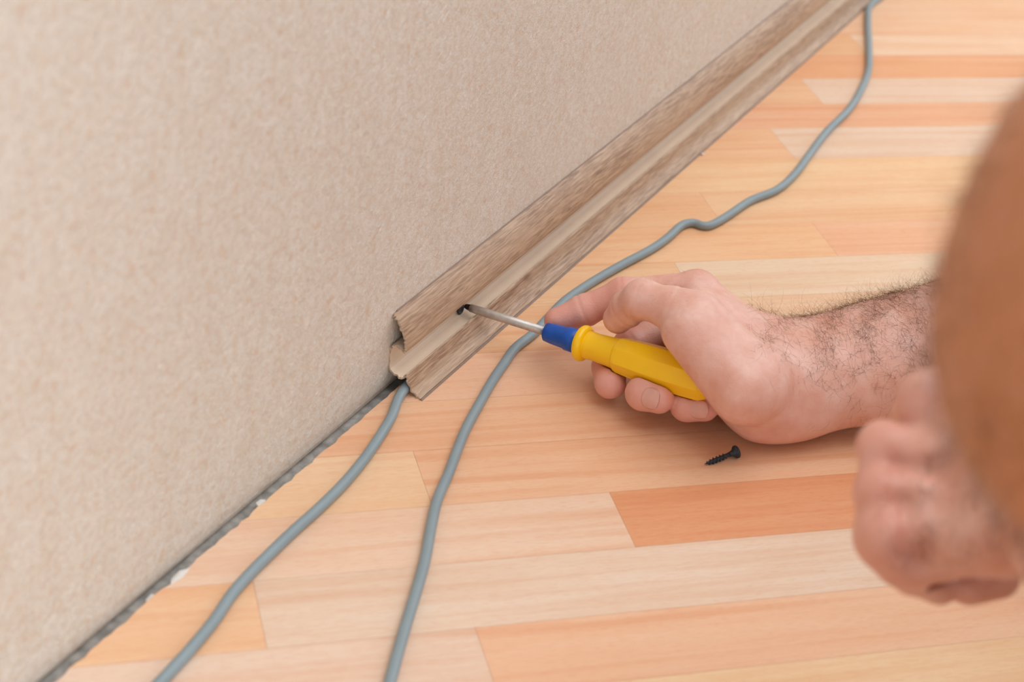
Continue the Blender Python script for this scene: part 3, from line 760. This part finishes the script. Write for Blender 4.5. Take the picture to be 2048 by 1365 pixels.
# fingernails
def nail(a, b, r, n_hint, L_, w_deg, shift, parent, tipfrac=1.0):
    ax = (b - a) / np.linalg.norm(b - a); n_ = n_hint - (n_hint @ ax) * ax; n_ /= np.linalg.norm(n_); s = np.cross(ax, n_)
    c = a + (b - a) * shift; Nu, Nv = 15, 15; v = []
    for lay in (0.00035, -.0006):
        for i in range(Nv):
            for j in range(Nu):
                U = -1 + 2 * j / (Nu - 1); W_ = -1 + 2 * i / (Nv - 1)
                u2 = U * math.sqrt(max(0, 1 - W_ * W_ * .42)); w2 = W_ * math.sqrt(max(0, 1 - U * U * .42))
                th = math.radians(w_deg) * u2
                x_ = (c - a) @ ax + w2 * L_; Lx = np.linalg.norm(b - a); tt = min(1, max(0, x_ / Lx)); rr = r[0] + (r[1] - r[0]) * tt
                if x_ > Lx: rr = math.sqrt(max(1e-8, rr * rr - (.75 * (x_ - Lx)) ** 2))
                v.append(a + ax * x_ + (n_ * math.cos(th) + s * math.sin(th)) * (rr + lay + .0001))
    f = []; n2 = Nu * Nv
    for i in range(Nv - 1):
        for j in range(Nu - 1):
            k = i * Nu + j; f.append((k, k + 1, k + Nu + 1, k + Nu)); f.append((n2 + k, n2 + k + Nu, n2 + k + Nu + 1, n2 + k + 1))
    per = [j for j in range(Nu)] + [i * Nu + Nu - 1 for i in range(1, Nv)] + [(Nv - 1) * Nu + j for j in range(Nu - 2, -1, -1)] + [i * Nu for i in range(Nv - 2, 0, -1)]
    for p, q in zip(per, per[1:] + per[:1]): f.append((p, n2 + p, n2 + q, q))
    return mesh_obj('fingernail', [x - PO for x in v], f, M_NAIL, body, True)
nh = -ray(1315, 800) + np.array([0, 0, -.25])
nail(RNG[2][0], RNG[3][0], (.0097, .0090), nh + UP * .05, .0058, 44, .95, body)
nail(PNK[2][0], PNK[3][0], (.0089, .0084), nh - UP * .0, .0055, 42, .95, body)

# body hair: thin curly strands rooted on the skin
def hairs(name, Pts, Nrm, flow, length, rad, curl, parent):
    segs = 8; n = len(Pts); V = np.zeros((n, segs + 1, 3, 3)); 
    d0 = flow + Nrm * rng.uniform(.05, .6, n)[:, None] + rng.normal(0, .38, (n, 3)); d0 /= np.linalg.norm(d0, axis=1)[:, None]
    sd = np.cross(d0, Nrm); sd /= np.maximum(np.linalg.norm(sd, axis=1), 1e-6)[:, None]
    k1 = rng.normal(0, curl, n)[:, None]; k2 = rng.normal(0.0, curl * .5, n)[:, None]
    Ls = length * rng.uniform(.45, 1.25, n)[:, None]; p = Pts.copy(); d = d0
    for s in range(segs + 1):
        a = np.cross(d, sd); r = rad * (1 - .8 * s / segs)
        for q in range(3):
            th = 2.094 * q; V[:, s, q] = p + r * (sd * math.cos(th) + a * math.sin(th))
        d = d + sd * k1 + a * k2 - Nrm * .07; d /= np.linalg.norm(d, axis=1)[:, None]; p = p + d * Ls / segs
    base_ = np.arange(n)[:, None, None, None] * (segs + 1) * 3 + np.arange(segs)[None, :, None, None] * 3
    q = np.arange(3)[None, None, :, None]; q2 = (q + 1) % 3
    f = np.concatenate([base_ + q, base_ + q2, base_ + 3 + q2, base_ + 3 + q], -1).reshape(-1, 4)
    return tag(mesh_obj(name, V.reshape(-1, 3) - PO, f, M_HAIR, parent, True), kind='stuff')
NR = vnormals(VR, QR)
if np.mean(np.einsum('ij,ij->i', NR[:4000], (VR - VR.mean(0))[:4000])) < 0: pass
px, py = pxy(VR)
axisA = ARM[2][1][0] - ARM[2][0][0]; axisA /= np.linalg.norm(axisA)
up_ = NR @ UP
# density: thick on the thumb-side rim of the forearm, thinning towards the inner side and the hand
wgt = np.clip((px - 1560) / 120, 0, 1) * (0.20 + 1.0 * np.clip(up_ + .25, 0, 1.2) ** 1.3) + 1.5 * np.clip((px - 1485) / 60, 0, 1) * np.clip(up_ - .30, 0, 1)
wgt *= (px < 1990) * (px > 1440); wgt *= np.where((px < 1700) & (up_ < .05), .25, 1)
wgt[(py > 800) & (px > 1600)] *= .8
wgt = np.maximum(wgt, 0); cl_ = 0.4 + 1.2 * (np.sin(VR[:, 0] * 260 + 2 * np.sin(VR[:, 2] * 310)) > .1)
pr = wgt * cl_; pr /= pr.sum(); ids = rng.choice(len(VR), 8500, replace=False, p=pr)
side = np.cross(axisA, NR[ids]); fl = -axisA * .55 + side * rng.choice([-.5, .9], (len(ids), 1)) 
hairs('arm_hair', VR[ids] - NR[ids] * .0003, NR[ids], fl, .0175, .000058, .36, body)
# faint hair on the back of the thumb
w2 = ((px > 1290) & (px < 1480) & (py < 640) & (up_ > .2)).astype(float); w2 /= w2.sum(); ids = rng.choice(len(VR), 260, replace=False, p=w2)
hairs('hand_hair', VR[ids] - NR[ids] * .0002, NR[ids], -axisA + side[:len(ids)] * .2, .005, .00003, .15, body)
# sparse hair over the back of the left fist
NL = vnormals(VL, QL); qx, qy = pxy(VL); dl = (VL - CAM) @ FW
w4 = ((qx > 1760) & (qx < 2010) & (qy > 900) & (qy < 1120) & (NL @ FW < -.35)).astype(float) * (0.45 + np.exp(-((qx - 1852 + (qy - 1000) * .15) / 30.) ** 2)); w4 /= w4.sum()
ids = rng.choice(len(VL), 620, replace=True, p=w4); R1 = VL[ids] + rng.normal(0, .0007, (len(ids), 3))
hairs('hand_hair', R1 - NL[ids] * .0004, NL[ids], np.tile(-UP * .8 + RT * .25, (len(ids), 1)), .010, .00007, .16, body)
# hair on the raised knee and thigh
NB = vnormals(VB, QB); dk = np.linalg.norm(VB - KNEE, axis=1)
w3 = np.clip(1 - dk / .26, 0, 1) * (VB[:, 0] < .66); w3 /= w3.sum(); ids = rng.choice(len(VB), 9000, replace=True, p=w3)
R0 = VB[ids] + rng.normal(0, .0018, (len(ids), 3))
hairs('leg_hair', R0, NB[ids], np.tile(Vn(.2, 0, -.8), (len(ids), 1)), .018, .00010, .2, body)
